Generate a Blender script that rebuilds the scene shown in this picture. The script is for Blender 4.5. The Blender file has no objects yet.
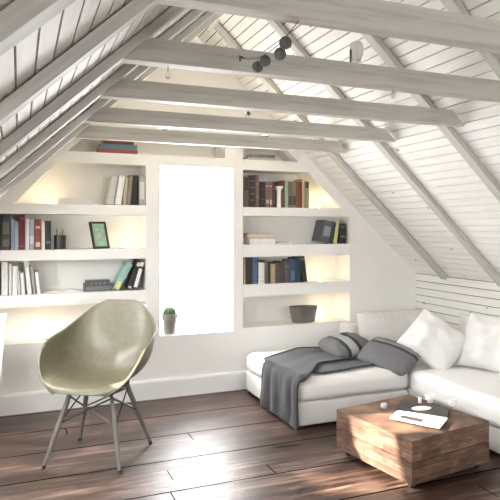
import bpy, bmesh, math, random
from mathutils import Vector, Matrix, noise
random.seed(7)
D = bpy.data
scene = bpy.context.scene
COL = scene.collection
R = math.radians
PI = math.pi

# ------------------------------------------------------------------ camera
THETA = math.atan(231/578.7)
SN, CS, FPX, CAMZ = math.sin(THETA), math.cos(THETA), 578.7, 1.25
cam = D.cameras.new('camera'); cam.sensor_width = 36; cam.lens = 36*FPX/500; cam.shift_y = -22/500
cam.clip_start = 0.02
camo = D.objects.new('camera', cam); COL.objects.link(camo)
camo.location = (0, 0, CAMZ); camo.rotation_euler = (R(90), 0, -THETA)
scene.camera = camo

def at(px, py, Y):
    """point of the plane at distance Y along the room seen at a picture position"""
    u = (px-250)/FPX; d = Y/(CS-u*SN)
    return Vector((d*(SN+u*CS), Y, CAMZ-(py-228)/FPX*d))
def on_z(px, py, z):
    u = (px-250)/FPX; d = (CAMZ-z)*FPX/(py-228)
    return Vector((d*(SN+u*CS), d*(CS-u*SN), z))

# ------------------------------------------------------------------ room numbers
WY = 4.2            # face of the shelf wall
XL, XR = -0.76, 3.243
ZK = 0.853          # knee wall height
SL = 0.92           # roof slope
AX = (XL+XR)/2
ZR = ZK+SL*(AX-XL)
REAR = -2.4
def zroof(x): return ZK+SL*min(x-XL, XR-x)

# ------------------------------------------------------------------ materials
def srgb(h):
    if isinstance(h, str):
        v = [int(h[i:i+2], 16)/255 for i in (0, 2, 4)]
        return tuple(c/12.92 if c <= .04045 else ((c+.055)/1.055)**2.4 for c in v)+(1,)
    return tuple(h)+(1,)
MATS = {}
class NT:
    def __init__(s, name):
        s.m = D.materials.new(name); s.m.use_nodes = True; s.t = s.m.node_tree
        s.b = s.t.nodes['Principled BSDF']; s.L = s.t.links
        MATS[name] = s.m
    def n(s, ty, **kw):
        q = s.t.nodes.new(ty)
        for k, v in kw.items():
            if k.startswith('i_'): q.inputs[k[2:].replace('_', ' ')].default_value = v
            else: setattr(q, k, v)
        return q
    def coord(s, scale=(1, 1, 1), kind='Object', rot=(0, 0, 0), loc=(0, 0, 0)):
        c = s.n('ShaderNodeTexCoord'); mp = s.n('ShaderNodeMapping')
        mp.inputs['Scale'].default_value = scale; mp.inputs['Rotation'].default_value = rot
        mp.inputs['Location'].default_value = loc
        s.L.new(c.outputs[kind], mp.inputs['Vector']); return mp.outputs['Vector']
    def noise(s, vec, scale, detail=4, rough=.55):
        q = s.n('ShaderNodeTexNoise'); q.inputs['Scale'].default_value = scale
        q.inputs['Detail'].default_value = detail; q.inputs['Roughness'].default_value = rough
        s.L.new(vec, q.inputs['Vector']); return q.outputs['Fac']
    def ramp(s, fac, stops):
        q = s.n('ShaderNodeValToRGB'); e = q.color_ramp.elements
        e[0].position, e[0].color = stops[0]; e[1].position, e[1].color = stops[-1]
        for p, c in stops[1:-1]:
            a = e.new(p); a.color = c
        s.L.new(fac, q.inputs['Fac']); return q.outputs['Color']
    def mix(s, fac, a, b, blend='MIX'):
        q = s.n('ShaderNodeMix', data_type='RGBA', blend_type=blend)
        for sock, v in ((0, fac), (6, a), (7, b)):
            if hasattr(v, 'is_linked') or hasattr(v, 'links'): s.L.new(v, q.inputs[sock])
            else: q.inputs[sock].default_value = v
        return q.outputs[2]
    def math(s, op, a, b=0.0):
        q = s.n('ShaderNodeMath', operation=op)
        for k, v in ((0, a), (1, b)):
            if hasattr(v, 'links'): s.L.new(v, q.inputs[k])
            else: q.inputs[k].default_value = v
        return q.outputs[0]
    def bump(s, h, strength=.3, dist=.002):
        q = s.n('ShaderNodeBump'); q.inputs['Strength'].default_value = strength
        q.inputs['Distance'].default_value = dist
        s.L.new(h, q.inputs['Height']); s.L.new(q.outputs['Normal'], s.b.inputs['Normal'])
    def col(s, c): 
        if hasattr(c, 'links'): s.L.new(c, s.b.inputs['Base Color'])
        else: s.b.inputs['Base Color'].default_value = c
    def rough(s, r):
        if hasattr(r, 'links'): s.L.new(r, s.b.inputs['Roughness'])
        else: s.b.inputs['Roughness'].default_value = r

def simple(name, c, rough=.6, var=.12, scale=8, bump=.15, metal=0, spec=.5, stretch=(1, 1, 1)):
    if name in MATS: return MATS[name]
    t = NT(name); c = srgb(c); v = t.coord(stretch)
    f = t.noise(v, scale)
    lo = tuple(x*(1-var) for x in c[:3])+(1,); hi = tuple(min(1, x*(1+var*.6)) for x in c[:3])+(1,)
    t.col(t.ramp(f, [(.3, lo), (.7, hi)])); t.rough(rough)
    t.b.inputs['Metallic'].default_value = metal
    t.b.inputs['Specular IOR Level'].default_value = spec
    if bump: t.bump(t.noise(v, scale*6, 3), bump, .001)
    return t.m

def painted_wood(name, base, dark, axis, knots=True, streak=.5):
    """painted timber whose grain runs along the axis 0, 1 or 2 of the object"""
    t = NT(name)
    sc = [14, 14, 14]; sc[axis] = .9
    v = t.coord(tuple(sc))
    g = t.noise(v, 2.5, 6, .65)
    c = t.ramp(g, [(.30, srgb(dark)), (.52, srgb(base)), (.8, srgb(base))])
    c = t.mix(1-streak, c, srgb(base))
    if knots:
        sk = [7, 7, 7]; sk[axis] = 4.5
        vo = t.n('ShaderNodeTexVoronoi'); vo.inputs['Scale'].default_value = 1.0
        t.L.new(t.coord(tuple(sk)), vo.inputs['Vector'])
        k = t.ramp(vo.outputs['Distance'], [(.05, (1, 1, 1, 1)), (.09, (0, 0, 0, 1))])
        pick = t.n('ShaderNodeSeparateColor'); t.L.new(vo.outputs['Color'], pick.inputs[0])
        sel = t.math('GREATER_THAN', pick.outputs[0], .5)
        kk = t.math('MULTIPLY', k, sel); kk = t.math('MULTIPLY', kk, .7)
        c = t.mix(kk, c, srgb('4a4640'))
    t.col(c); t.rough(.6); t.bump(g, .35, .002)
    return t.m

M_PLASTER = simple('white_plaster', 'F0EFEC', .75, .02, 3, .08)
M_SHELFW = simple('white_shelf_paint', 'F3F2EE', .5, .015, 3, .03)
M_SKIRT = simple('white_gloss_paint', 'F2F2F0', .35, .015, 3, .03)
M_BOARD = painted_wood('white_painted_board', 'E9E8E4', 'CBC8C0', 1, True, .4)
M_DARKGAP = simple('dark_gap', '1d1a18', .9, .1)
M_BEAM = painted_wood('greyed_white_beam_paint', 'BAB7AF', '928E85', 0, True, .75)
M_RAFT = painted_wood('greyed_white_rafter_paint', 'BDBBB5', '939089', 0, True, .6)

def floor_mat():
    t = NT('weathered_brown_floorboards')
    PW = .1223
    sp = t.n('ShaderNodeSeparateXYZ'); t.L.new(t.coord(), sp.inputs[0])
    yy = t.math('DIVIDE', t.math('ADD', sp.outputs[1], 10-.0005), PW)      # seams at 3.785, 3.66 ...
    yy = t.math('ADD', yy, -(3.785+10-.0005)/PW+200)
    row = t.math('FLOOR', yy); fr = t.math('SUBTRACT', yy, row)
    wn = t.n('ShaderNodeTexWhiteNoise', noise_dimensions='1D'); t.L.new(row, wn.inputs['W'])
    rnd = wn.outputs['Value']
    edge = t.math('MINIMUM', fr, t.math('SUBTRACT', 1.0, fr))
    # every third joint stands open, the others are tight
    near = t.math('FLOOR', t.math('ADD', yy, .5)); m3 = t.math('MODULO', t.math('ADD', near, -200+300), 3.0)
    wide = t.math('LESS_THAN', m3, .5)
    wd_ = t.math('ADD', t.math('MULTIPLY', wide, .030), .011)
    seam = t.math('MULTIPLY', t.math('LESS_THAN', edge, wd_), t.math('ADD', .35, t.math('MULTIPLY', wide, .65)))
    # end joints
    xs = t.math('ADD', sp.outputs[0], t.math('MULTIPLY', rnd, 7.3))
    xm = t.math('FRACT', t.math('DIVIDE', xs, 3.9)); endj = t.math('LESS_THAN', xm, .0016)
    seam = t.math('MAXIMUM', seam, endj)
    cb = t.n('ShaderNodeCombineXYZ'); t.L.new(t.math('ADD', t.math('MULTIPLY', sp.outputs[0], 1.3), t.math('MULTIPLY', rnd, 31)), cb.inputs[0])
    t.L.new(t.math('MULTIPLY', sp.outputs[1], 17), cb.inputs[1])
    g = t.noise(cb.outputs[0], 1.7, 8, .65)
    cb2 = t.n('ShaderNodeCombineXYZ'); t.L.new(t.math('MULTIPLY', sp.outputs[0], 1.1), cb2.inputs[0]); t.L.new(t.math('MULTIPLY', sp.outputs[1], 4), cb2.inputs[1])
    g2 = t.noise(cb2.outputs[0], 1.9, 5, .6)
    fine = t.noise(t.coord((5, 110, 1)), 1.5, 4, .6)
    mixg = t.math('ADD', t.math('MULTIPLY', g, .6), t.math('MULTIPLY', g2, .4))
    mixg = t.math('ADD', mixg, t.math('MULTIPLY', t.math('SUBTRACT', rnd, .5), .07))
    c = t.ramp(mixg, [(.36, srgb('1c1210')), (.46, srgb('38271f')), (.55, srgb('5f483d')), (.66, srgb('9c877a'))])
    c = t.mix(t.math('MULTIPLY', fine, .35), c, srgb('261a16'))
    c = t.mix(t.math('MULTIPLY', seam, .93), c, srgb('050303'))
    t.col(c)
    r = t.math('ADD', t.math('MULTIPLY', g, .55), .10); r = t.math('MAXIMUM', r, t.math('MULTIPLY', seam, .95)); t.rough(r)
    t.L.new(t.math('SUBTRACT', .5, t.math('MULTIPLY', seam, .5)), t.b.inputs['Specular IOR Level'])
    t.bump(t.math('ADD', t.math('MULTIPLY', g, .6), t.math('MULTIPLY', fine, .3)), .45, .004)
    return t.m
M_FLOOR = floor_mat()

def block_wood():
    t = NT('rough_sawn_block_wood')
    v = t.coord()
    br = t.n('ShaderNodeTexBrick'); br.offset = .5
    sp = t.n('ShaderNodeSeparateXYZ'); t.L.new(v, sp.inputs[0])
    cb = t.n('ShaderNodeCombineXYZ')
    t.L.new(t.math('ADD', sp.outputs[0], sp.outputs[1]), cb.inputs[0]); t.L.new(sp.outputs[2], cb.inputs[1])
    t.L.new(cb.outputs[0], br.inputs['Vector'])
    br.inputs['Scale'].default_value = 1; br.inputs['Brick Width'].default_value = .13
    br.inputs['Row Height'].default_value = .036; br.inputs['Mortar Size'].default_value = .0007
    br.inputs['Color1'].default_value = (0, 0, 0, 1); br.inputs['Color2'].default_value = (1, 1, 1, 1)
    br.inputs['Mortar'].default_value = (.3, .3, .3, 1)
    g = t.noise(t.coord((3, 3, 40)), 3, 6, .6)
    g2 = t.noise(t.coord((2, 2, 6)), 3, 3, .6)
    m = t.math('ADD', t.math('MULTIPLY', g, .55), t.math('MULTIPLY', g2, .45))
    c = t.ramp(m, [(.34, srgb('35251e')), (.47, srgb('62483b')), (.62, srgb('836853'))])
    c = t.mix(.45, c, br.outputs['Color'], 'SOFT_LIGHT')
    t.col(c); t.rough(.6); t.bump(g, .4, .002)
    return t.m
M_BLOCK = block_wood()

def fabric(name, c, rough=.95, scale=420, var=.1, b=.25):
    t = NT(name); v = t.coord(); c = srgb(c)
    w = t.noise(v, scale, 2); n = t.noise(v, 5, 4)
    lo = tuple(x*(1-var) for x in c[:3])+(1,)
    cc = t.mix(t.math('MULTIPLY', n, .6), c, lo)
    cc = t.mix(t.math('MULTIPLY', w, var*2), cc, tuple(x*.55 for x in c[:3])+(1,))
    t.col(cc); t.rough(rough); t.b.inputs['Sheen Weight'].default_value = .15
    t.b.inputs['Specular IOR Level'].default_value = .2
    t.bump(w, b, .001); return t.m
M_SOFA = fabric('white_sofa_linen', 'E4E2DF', var=.04)
M_PILLOW = fabric('white_pillow_cotton', 'E2E1DF', var=.04)
M_THROW = fabric('charcoal_wool', '4b4b4d', var=.5, scale=75, b=1)
M_TRIM = fabric('dark_wool_trim', '3c3c3e')

def striped():
    t = NT('grey_striped_cushion_cloth'); v = t.coord()
    sp = t.n('ShaderNodeSeparateXYZ'); t.L.new(v, sp.inputs[0])
    y = sp.outputs[1]
    f = t.ramp(t.math('ADD', t.math('MULTIPLY', y, 2.6), .5),
               [(0, srgb('6f6f70')), (.26, srgb('6f6f70')), (.27, srgb('3a3a3d')), (.33, srgb('3a3a3d')), (.34, srgb('A9AAAB')),
                (.50, srgb('A9AAAB')), (.51, srgb('353538')), (.58, srgb('353538')), (.59, srgb('777778')), (1, srgb('777778'))])
    for nd in t.t.nodes:
        if nd.type == 'VALTORGB': nd.color_ramp.interpolation = 'CONSTANT'
    w = t.noise(t.coord(), 300, 2)
    t.col(t.mix(t.math('MULTIPLY', w, .3), f, srgb('404042'))); t.rough(.95); t.bump(w, .4, .001)
    return t.m
M_STRIPE = striped()

def striped_plain():
    t = NT('dark_grey_cushion_cloth'); v = t.coord()
    sp = t.n('ShaderNodeSeparateXYZ'); t.L.new(v, sp.inputs[0])
    f = t.ramp(t.math('ADD', t.math('MULTIPLY', sp.outputs[1], 2.6), .5),
               [(0, srgb('6c6c6d')), (.58, srgb('333335')), (.64, srgb('858586')), (.78, srgb('333335')), (.84, srgb('8b8b8c')), (1, srgb('6b6b6c'))])
    for nd in t.t.nodes:
        if nd.type == 'VALTORGB': nd.color_ramp.interpolation = 'CONSTANT'
    w = t.noise(t.coord(), 300, 2)
    t.col(t.mix(t.math('MULTIPLY', w, .3), f, srgb('404042'))); t.rough(.95); t.bump(w, .4, .001)
    return t.m
M_STRIPE2 = striped_plain()

def shell_mat():
    t = NT('olive_cream_fibreglass'); v = t.coord()
    f = t.noise(v, 30, 5, .7)
    t.col(t.ramp(f, [(.3, srgb('68634f')), (.7, srgb('78735f'))])); t.rough(.45)
    t.b.inputs['Coat Weight'].default_value = .08
    t.bump(t.noise(v, 90, 3), .06, .001); return t.m
M_SHELL = shell_mat()
M_LEGW = simple('greyed_leg_wood', '6f6b65', .45, .15, 10, .1, stretch=(1, 1, .2))
M_WIRE = simple('black_wire', '222222', .4, .05)
M_CAP = simple('dark_foot_cap', '2d2926', .5, .05)
M_METAL = simple('brushed_grey_metal', '8b8b88', .4, .1, 20, .1, metal=.8)
M_CERAMIC = simple('white_ceramic', 'F4F3F0', .2, .01)
M_CHAR = simple('charcoal_cotton', '5f5e5c', .95, .35, 60, .8)
M_ZINC = simple('weathered_zinc', '7a756f', .55, .25, 12, .3, metal=.35)
M_POT = simple('grey_clay_pot', '85817a', .8, .2, 14, .3)
M_CACT = simple('dark_cactus_green', '3f5a3a', .7, .3, 30, .3)
M_SPINE = simple('pale_spines', 'c9c7a8', .7)
M_SOIL = simple('dark_soil', '3a3029', .95, .3, 60, .5)
M_PAPER = simple('book_page_paper', 'E6E1D5', .9, .08, 60, .1, stretch=(1, 1, 8))
M_BLACKP = simple('black_plastic', '2a2a2b', .4, .1)
M_GREYP = simple('dark_grey_plastic', '59595a', .45, .15)

def emit(name, c, s):
    t = NT(name); t.b.inputs['Emission Color'].default_value = srgb(c); t.b.inputs['Emission Strength'].default_value = s
    t.col(srgb(c)); return t.m
M_LED = emit('warm_lamp_glow', 'FFE2A8', 12)
def glass():
    t = NT('clear_glass'); tr = t.n('ShaderNodeBsdfTransparent'); gl = t.n('ShaderNodeBsdfGlossy')
    gl.inputs['Roughness'].default_value = .03
    mx = t.n('ShaderNodeMixShader'); mx.inputs[0].default_value = .1
    t.L.new(tr.outputs[0], mx.inputs[1]); t.L.new(gl.outputs[0], mx.inputs[2])
    t.L.new(mx.outputs[0], t.t.nodes['Material Output'].inputs['Surface']); return t.m
M_GLASS = glass()
def frost():
    t = NT('frosted_glass'); t.col(srgb('F3F3EE')); t.rough(.25)
    t.b.inputs['Transmission Weight'].default_value = .45; return t.m
M_FROST = frost()

# ------------------------------------------------------------------ mesh helpers
def finish(name, bm, mat, parent=None, smooth=False, loc=None, kind=None, bevel=0):
    if bevel:
        bmesh.ops.bevel(bm, geom=[e for e in bm.edges if e.is_manifold and e.calc_face_angle(0) > .6],
                        offset=bevel, segments=2, profile=.7, affect='EDGES', clamp_overlap=True)
    bmesh.ops.recalc_face_normals(bm, faces=bm.faces)
    me = D.meshes.new(name); bm.to_mesh(me); bm.free()
    ms = mat if isinstance(mat, (list, tuple)) else [mat]
    for m in ms: me.materials.append(m)
    if smooth:
        for p in me.polygons: p.use_smooth = True
    o = D.objects.new(name, me); COL.objects.link(o)
    if loc is not None: o.location = loc
    if parent is not None: o.parent = parent
    if kind: o['kind'] = kind
    return o
def tag(o, label, cat, group=None):
    o['label'] = label; o['category'] = cat
    if group: o['group'] = group
    return o
def thing(name, label, cat, loc=(0, 0, 0), rz=0, group=None):
    o = D.objects.new(name, None); COL.objects.link(o); o.empty_display_size = .05
    o.location = loc; o.rotation_euler = (0, 0, rz); return tag(o, label, cat, group)
def struct(o, label, cat):
    o['kind'] = 'structure'; return tag(o, label, cat)

def box(bm, x0, x1, y0, y1, z0, z1, M=None, mi=0):
    vs = [Vector(p) for p in ((x0,y0,z0),(x1,y0,z0),(x1,y1,z0),(x0,y1,z0),(x0,y0,z1),(x1,y0,z1),(x1,y1,z1),(x0,y1,z1))]
    if M is not None: vs = [M @ v for v in vs]
    v = [bm.verts.new(p) for p in vs]
    for f in ((0,3,2,1),(4,5,6,7),(0,1,5,4),(1,2,6,5),(2,3,7,6),(3,0,4,7)):
        bm.faces.new([v[i] for i in f]).material_index = mi
def prism(bm, poly, y0, y1, M=None, mi=0):
    """poly in (x,z), extruded along y"""
    a = [Vector((x, y0, z)) for x, z in poly]; b = [Vector((x, y1, z)) for x, z in poly]
    if M is not None: a = [M @ p for p in a]; b = [M @ p for p in b]
    a = [bm.verts.new(p) for p in a]; b = [bm.verts.new(p) for p in b]; n = len(poly)
    bm.faces.new(a).material_index = mi; bm.faces.new(b[::-1]).material_index = mi
    for i in range(n):
        bm.faces.new((a[i], b[i], b[(i+1) % n], a[(i+1) % n])).material_index = mi
def tube(bm, pts, r, seg=8, caps=True, mi=0):
    pts = [Vector(p) for p in pts]; rings = []
    n = len(pts)
    for i, p in enumerate(pts):
        d = (pts[min(i+1, n-1)]-pts[max(i-1, 0)]).normalized()
        up = Vector((0, 0, 1)) if abs(d.z) < .95 else Vector((1, 0, 0))
        s = d.cross(up).normalized(); t = s.cross(d)
        rr = r[i] if isinstance(r, (list, tuple)) else r
        rings.append([bm.verts.new(p+(s*math.cos(a)+t*math.sin(a))*rr) for a in [2*PI*k/seg for k in range(seg)]])
    for a, b in zip(rings, rings[1:]):
        for k in range(seg): bm.faces.new((a[k], a[(k+1) % seg], b[(k+1) % seg], b[k])).material_index = mi
    if caps:
        bm.faces.new(rings[0][::-1]).material_index = mi; bm.faces.new(rings[-1]).material_index = mi
def lathe(bm, prof, seg=24, M=None, sx=1, sy=1, mi=0):
    rings = []
    for r, z in prof:
        ps = [Vector((r*math.cos(2*PI*k/seg)*sx, r*math.sin(2*PI*k/seg)*sy, z)) for k in range(seg)]
        if M is not None: ps = [M @ p for p in ps]
        rings.append([bm.verts.new(p) for p in ps])
    for a, b in zip(rings, rings[1:]):
        for k in range(seg): bm.faces.new((a[k], a[(k+1) % seg], b[(k+1) % seg], b[k])).material_index = mi
    if prof[0][0] > 1e-5: bm.faces.new(rings[0][::-1]).material_index = mi
    if prof[-1][0] > 1e-5: bm.faces.new(rings[-1]).material_index = mi
    bmesh.ops.remove_doubles(bm, verts=bm.verts, dist=1e-6)
def sphere(bm, c, r, seg=16, M=None, bumpy=0, squash=1):
    s = bmesh.ops.create_uvsphere(bm, u_segments=seg, v_segments=max(6, seg//2), radius=1)
    for v in s['verts']:
        n = v.co.copy(); k = r*(1+bumpy*noise.noise(n*3+Vector(c)*40))
        v.co = Vector((n.x*k, n.y*k, n.z*k*squash))+Vector(c)
        if M is not None: v.co = M @ v.co

# ------------------------------------------------------------------ ROOM SHELL
# floor
bm = bmesh.new(); box(bm, XL-.1, XR+.1, REAR-.1, WY+.4, -.06, 0)
struct(finish('floor', bm, M_FLOOR), 'weathered dark brown wooden floorboards running along the shelf wall', 'floor')

# niche geometry on the shelf wall
LB = [(-.35, .468), (.86, .468), (.86, 1.706), (.243, 1.706), (-.037, 1.415), (-.19, 1.345), (-.35, 1.19)]
RB = [(1.618, .472), (2.58, .472), (2.58, 1.345), (2.503, 1.416), (2.185, 1.703), (1.618, 1.703)]
TL = [(.318, 1.785), (1.470, 1.785), (1.470, 1.93), (.46, 1.93)]
TR = [(1.618, 1.785), (2.10, 1.785), (1.94, 1.93), (1.618, 1.93)]
WN = [(.964, .455), (1.535, .455), (1.535, 1.710), (.964, 1.710)]
OUT = [(XL-.08, 0), (XR+.08, 0), (XR+.08, ZK+.05), (AX, ZR+.12), (XL-.08, ZK+.05)]
ND = .235
def face_with_holes(bm, outer, holes, y):
    es = []
    for loop in [outer]+holes:
        vs = [bm.verts.new((x, y, z)) for x, z in loop]
        for i in range(len(vs)): es.append(bm.edges.new((vs[i], vs[(i+1) % len(vs)])))
    bmesh.ops.triangle_fill(bm, use_beauty=True, use_dissolve=False, edges=es)
def hole_sides(bm, loop, y0, y1, back=True):
    a = [bm.verts.new((x, y0, z)) for x, z in loop]; b = [bm.verts.new((x, y1, z)) for x, z in loop]
    n = len(a)
    for i in range(n): bm.faces.new((a[i], a[(i+1) % n], b[(i+1) % n], b[i]))
    if back: bm.faces.new(b)
bm = bmesh.new()
face_with_holes(bm, OUT, [LB, RB, TL, TR, WN], WY)
hole_sides(bm, TL, WY, WY+ND); hole_sides(bm, TR, WY, WY+ND); hole_sides(bm, WN, WY, WY+ND+.03, back=False)
face_with_holes(bm, OUT, [WN], WY+ND+.03)
hole_sides(bm, OUT, WY, WY+ND+.03, back=False)
struct(finish('wall_back', bm, M_PLASTER), 'white gable wall with recessed niches and a tall bright window', 'wall')

def bookcase(poly, slabs, label):
    t = thing('built_in_bookcase', label, 'bookcase', (poly[0][0], WY, poly[0][1]))
    ox, oz = poly[0]
    rel = [(x-ox, z-oz) for x, z in poly]
    # lining of sides and back with real thickness towards the wall
    bm = bmesh.new(); hole_sides(bm, rel, 0, ND)
    finish('niche_lining', bm, M_SHELFW, t)
    for sp in slabs:
        bm = bmesh.new(); prism(bm, [(x-ox, z-oz) for x, z in sp], 0.0, ND-.001)
        finish('shelf', bm, M_SHELFW, t, bevel=.002)
    return t
LS = [1.345, 1.028, .715]; LT = [1.415, 1.10, .797]
bookcase(LB, [[(-.188, LS[0]), (.859, LS[0]), (.859, LT[0]), (-.036, LT[0])],
              [(-.349, LS[1]), (.859, LS[1]), (.859, LT[1]), (-.349, LT[1])],
              [(-.349, LS[2]), (.859, LS[2]), (.859, LT[2]), (-.349, LT[2])]],
         'white built-in bookcase with thick shelves left of the bright window')
RS = [1.345, 1.024, .713]; RT = [1.413, 1.118, .807]
bookcase(RB, [[(1.619, RS[0]), (2.579, RS[0]), (2.504, RT[0]), (1.619, RT[0])],
              [(1.619, RS[1]), (2.579, RS[1]), (2.579, RT[1]), (1.619, RT[1])],
              [(1.619, RS[2]), (2.579, RS[2]), (2.579, RT[2]), (1.619, RT[2])]],
         'white built-in bookcase with thick shelves right of the window above the sofa')

# window in the shelf wall
w = thing('window_1', 'tall narrow window glowing white between the two bookcases', 'window', (1.25, WY+ND, .455))
w['kind'] = 'structure'
bm = bmesh.new(); W0, W1, H = -.286, .285, 1.255
fr = .028
for a in ((W0, W0+fr, 0, H), (W1-fr, W1, 0, H), (W0+fr, W1-fr, 0, fr), (W0+fr, W1-fr, H-fr, H)):
    box(bm, a[0], a[1], -.02, .02, a[2], a[3])
finish('window_frame', bm, M_SKIRT, w)
bm = bmesh.new(); box(bm, W0+fr, W1-fr, -.003, .003, fr, H-fr); finish('pane', bm, M_GLASS, w)

# side knee walls
bm = bmesh.new(); pitch = .0615
box(bm, XR+.012, XR+.05, REAR, WY, 0, ZK+.03, mi=1)
z = ZK-.005
while z > 0:
    z0 = max(0, z-pitch+.0055)
    box(bm, XR, XR+.0118, REAR, WY, z0, z); z -= pitch
struct(finish('wall_right', bm, [M_BOARD, M_DARKGAP]), 'low right knee wall of white horizontal boards behind the sofa', 'wall')
bm = bmesh.new()
box(bm, XL-.05, XL, REAR, WY, 0, ZK+.02)
struct(finish('wall_left', bm, M_PLASTER), 'low white knee wall on the left', 'wall')

# ceiling: board-clad slopes; the left slope holds a skylight and added ones, all out of view
SKY = (-.66, -.17, 3.13, 3.50)     # x0,x1,y0,y1 of the skylight
ADDED_SKY2 = (-.66, -.17, .90, 1.30)  # this and the next two are unseen, added to light the right slope
ADDED_SKY3 = (-.66, -.17, 1.92, 2.36)
ADDED_SKY4 = (-.66, -.17, -.8, -.1)
SKYS = (SKY, ADDED_SKY2, ADDED_SKY3, ADDED_SKY4)
bm = bmesh.new()
cosA = 1/math.sqrt(1+SL*SL); sx = pitch*cosA; gap = .0056*cosA
def slope_piece(bm, x0, x1, y0, y1, right, t0, t1, mi):
    def zz(x): return ZK+SL*((XR-x) if right else (x-XL))
    nz, nx = cosA, SL*cosA*(1 if right else -1)
    pts = []
    for t in (t0, t1):
        for x in (x0, x1): pts.append((x+nx*t, zz(x)+nz*t))
    poly = [pts[0], pts[1], pts[3], pts[2]]
    prism(bm, poly, y0, y1, mi=mi)
def segs(right, xa, xb):
    if right: return [(REAR, WY)]
    cuts = sorted([(s[2], s[3]) for s in SKYS if xa < s[1] and xb > s[0]])
    out, y = [], REAR
    for a, b in cuts: out.append((y, a)); y = b
    out.append((y, WY)); return out
for right in (False, True):
    k = 0
    while True:
        sxx = sx if right else .0378
        d = k*sxx
        if d > (AX-XL): break
        e = min(d+sxx-gap, AX-XL)
        x0, x1 = (XR-d, XR-e) if right else (XL+d, XL+e)
        lo, hi = min(x0, x1), max(x0, x1)
        for a, b in segs(right, lo, hi): slope_piece(bm, x0, x1, a, b, right, 0, .018, 0)
        k += 1
    xs = [XL, SKY[0], SKY[1], AX] if not right else [AX, XR]
    for lo, hi in zip(xs, xs[1:]):
        mid = (lo+hi)/2
        for a, b in segs(right, mid-.01, mid+.01):
            slope_piece(bm, lo, hi, a, b, right, .0185, .05, 1)
struct(finish('ceiling', bm, [M_BOARD, M_DARKGAP]), 'white board-clad sloping attic ceiling', 'ceiling')

# roof window frames, all but the first belong to the added openings
for i, s in enumerate(SKYS):
    bm = bmesh.new(); f = .02
    for x0, x1, y0, y1 in ((s[0], s[0]+f, s[2], s[3]), (s[1]-f, s[1], s[2], s[3]), (s[0]+f, s[1]-f, s[2], s[2]+f), (s[0]+f, s[1]-f, s[3]-f, s[3])):
        slope_piece(bm, x0, x1, y0, y1, False, .014, .07, 0)
    o = finish('window_%d' % (i+2), bm, M_SKIRT)
    struct(o, ('white roof window frame in the left slope near the shelf wall', 'added unseen white roof window frame in the left slope near the viewer', 'added unseen white roof window frame in the middle of the left slope', 'added unseen wide white roof window frame in the left slope behind the viewer')[i], 'window')

# rear gable wall with a wide glazed opening (behind the viewer)
OPEN = [(.9, .9), (1.6, .9), (1.6, 1.6), (.9, 1.6)]
bm = bmesh.new()
face_with_holes(bm, OUT, [OPEN], REAR); face_with_holes(bm, OUT, [OPEN], REAR-.15)
hole_sides(bm, OPEN, REAR-.15, REAR, back=False); hole_sides(bm, OUT, REAR-.15, REAR, back=False)
struct(finish('wall_front', bm, M_PLASTER), 'white gable wall behind the viewer with a wide opening', 'wall')
bm = bmesh.new()
for a in ((.9, .94, .9, 1.6), (1.56, 1.6, .9, 1.6), (1.235, 1.265, .94, 1.56), (.94, 1.56, .9, .94), (.94, 1.56, 1.56, 1.6)):
    box(bm, a[0], a[1], REAR-.1, REAR-.05, a[2], a[3])
struct(finish('window_6', bm, M_SKIRT), 'wide white framed window behind the viewer', 'window')

# baseboard
bm = bmesh.new()
prism_pts = [(0, 0), (-.018, 0), (-.018, .125), (-.012, .138), (0, .142)]
a = [bm.verts.new((XL, WY+y, z)) for y, z in prism_pts]; b = [bm.verts.new((XR, WY+y, z)) for y, z in prism_pts]
bm.faces.new(a); bm.faces.new(b[::-1])
for i in range(5): bm.faces.new((a[i], a[(i+1) % 5], b[(i+1) % 5], b[i]))
struct(finish('baseboard_back', bm, M_SKIRT), 'tall white baseboard along the shelf wall', 'baseboard')

# ------------------------------------------------------------------ TIMBERS
BZ = 1.79; BH = .078; BT = .052
def warp_box(bm, L, y0, y1, z0, z1, n=24, amp=.0015, seed=0, trim0=None, trim1=None):
    """bar along x from 0 to L with slightly uneven edges; trim shears the ends to the roof"""
    rings = []
    for i in range(n+1):
        x = L*i/n; ring = []
        for j, (y, z) in enumerate(((y0, z0), (y1, z0), (y1, z1), (y0, z1))):
            q = noise.noise(Vector((x*3+seed*11, j*7.3, seed)))*amp
            xx = x
            if i == 0 and trim0: xx += trim0*(z-z0)
            if i == n and trim1: xx -= trim1*(z-z0)
            ring.append(bm.verts.new((xx, y+q, z+q*.8)))
        rings.append(ring)
    for a, b in zip(rings, rings[1:]):
        for k in range(4): bm.faces.new((a[k], a[(k+1) % 4], b[(k+1) % 4], b[k]))
    bm.faces.new(rings[0]); bm.faces.new(rings[-1][::-1])
beamY = [1.325, 1.865, 2.42, 3.02, 3.59]
ordn = ['nearest the viewer, the dark pompom string tied under it', 'second from the viewer, a dark pompom string running to it',
        'third from the viewer, crossing the middle of the room', 'fourth from the viewer, right before the farthest one', 'farthest from the viewer, closest to the shelf wall']
XE0 = XL+(BZ-ZK)/SL; XE1 = XR-(BZ-ZK)/SL-.03
for i, y in enumerate(beamY):
    bm = bmesh.new()
    warp_box(bm, XE1-XE0-.012, 0, BT, 0, BH, seed=i+1, trim0=1/SL, trim1=1/SL)
    o = finish('tie_beam', bm, M_BEAM, bevel=.004, loc=(XE0+.006, y, BZ))
    tag(o, 'greyish white tie beam '+ordn[i], 'beam', 'tie beams across the attic')
RT_ = .05
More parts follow.
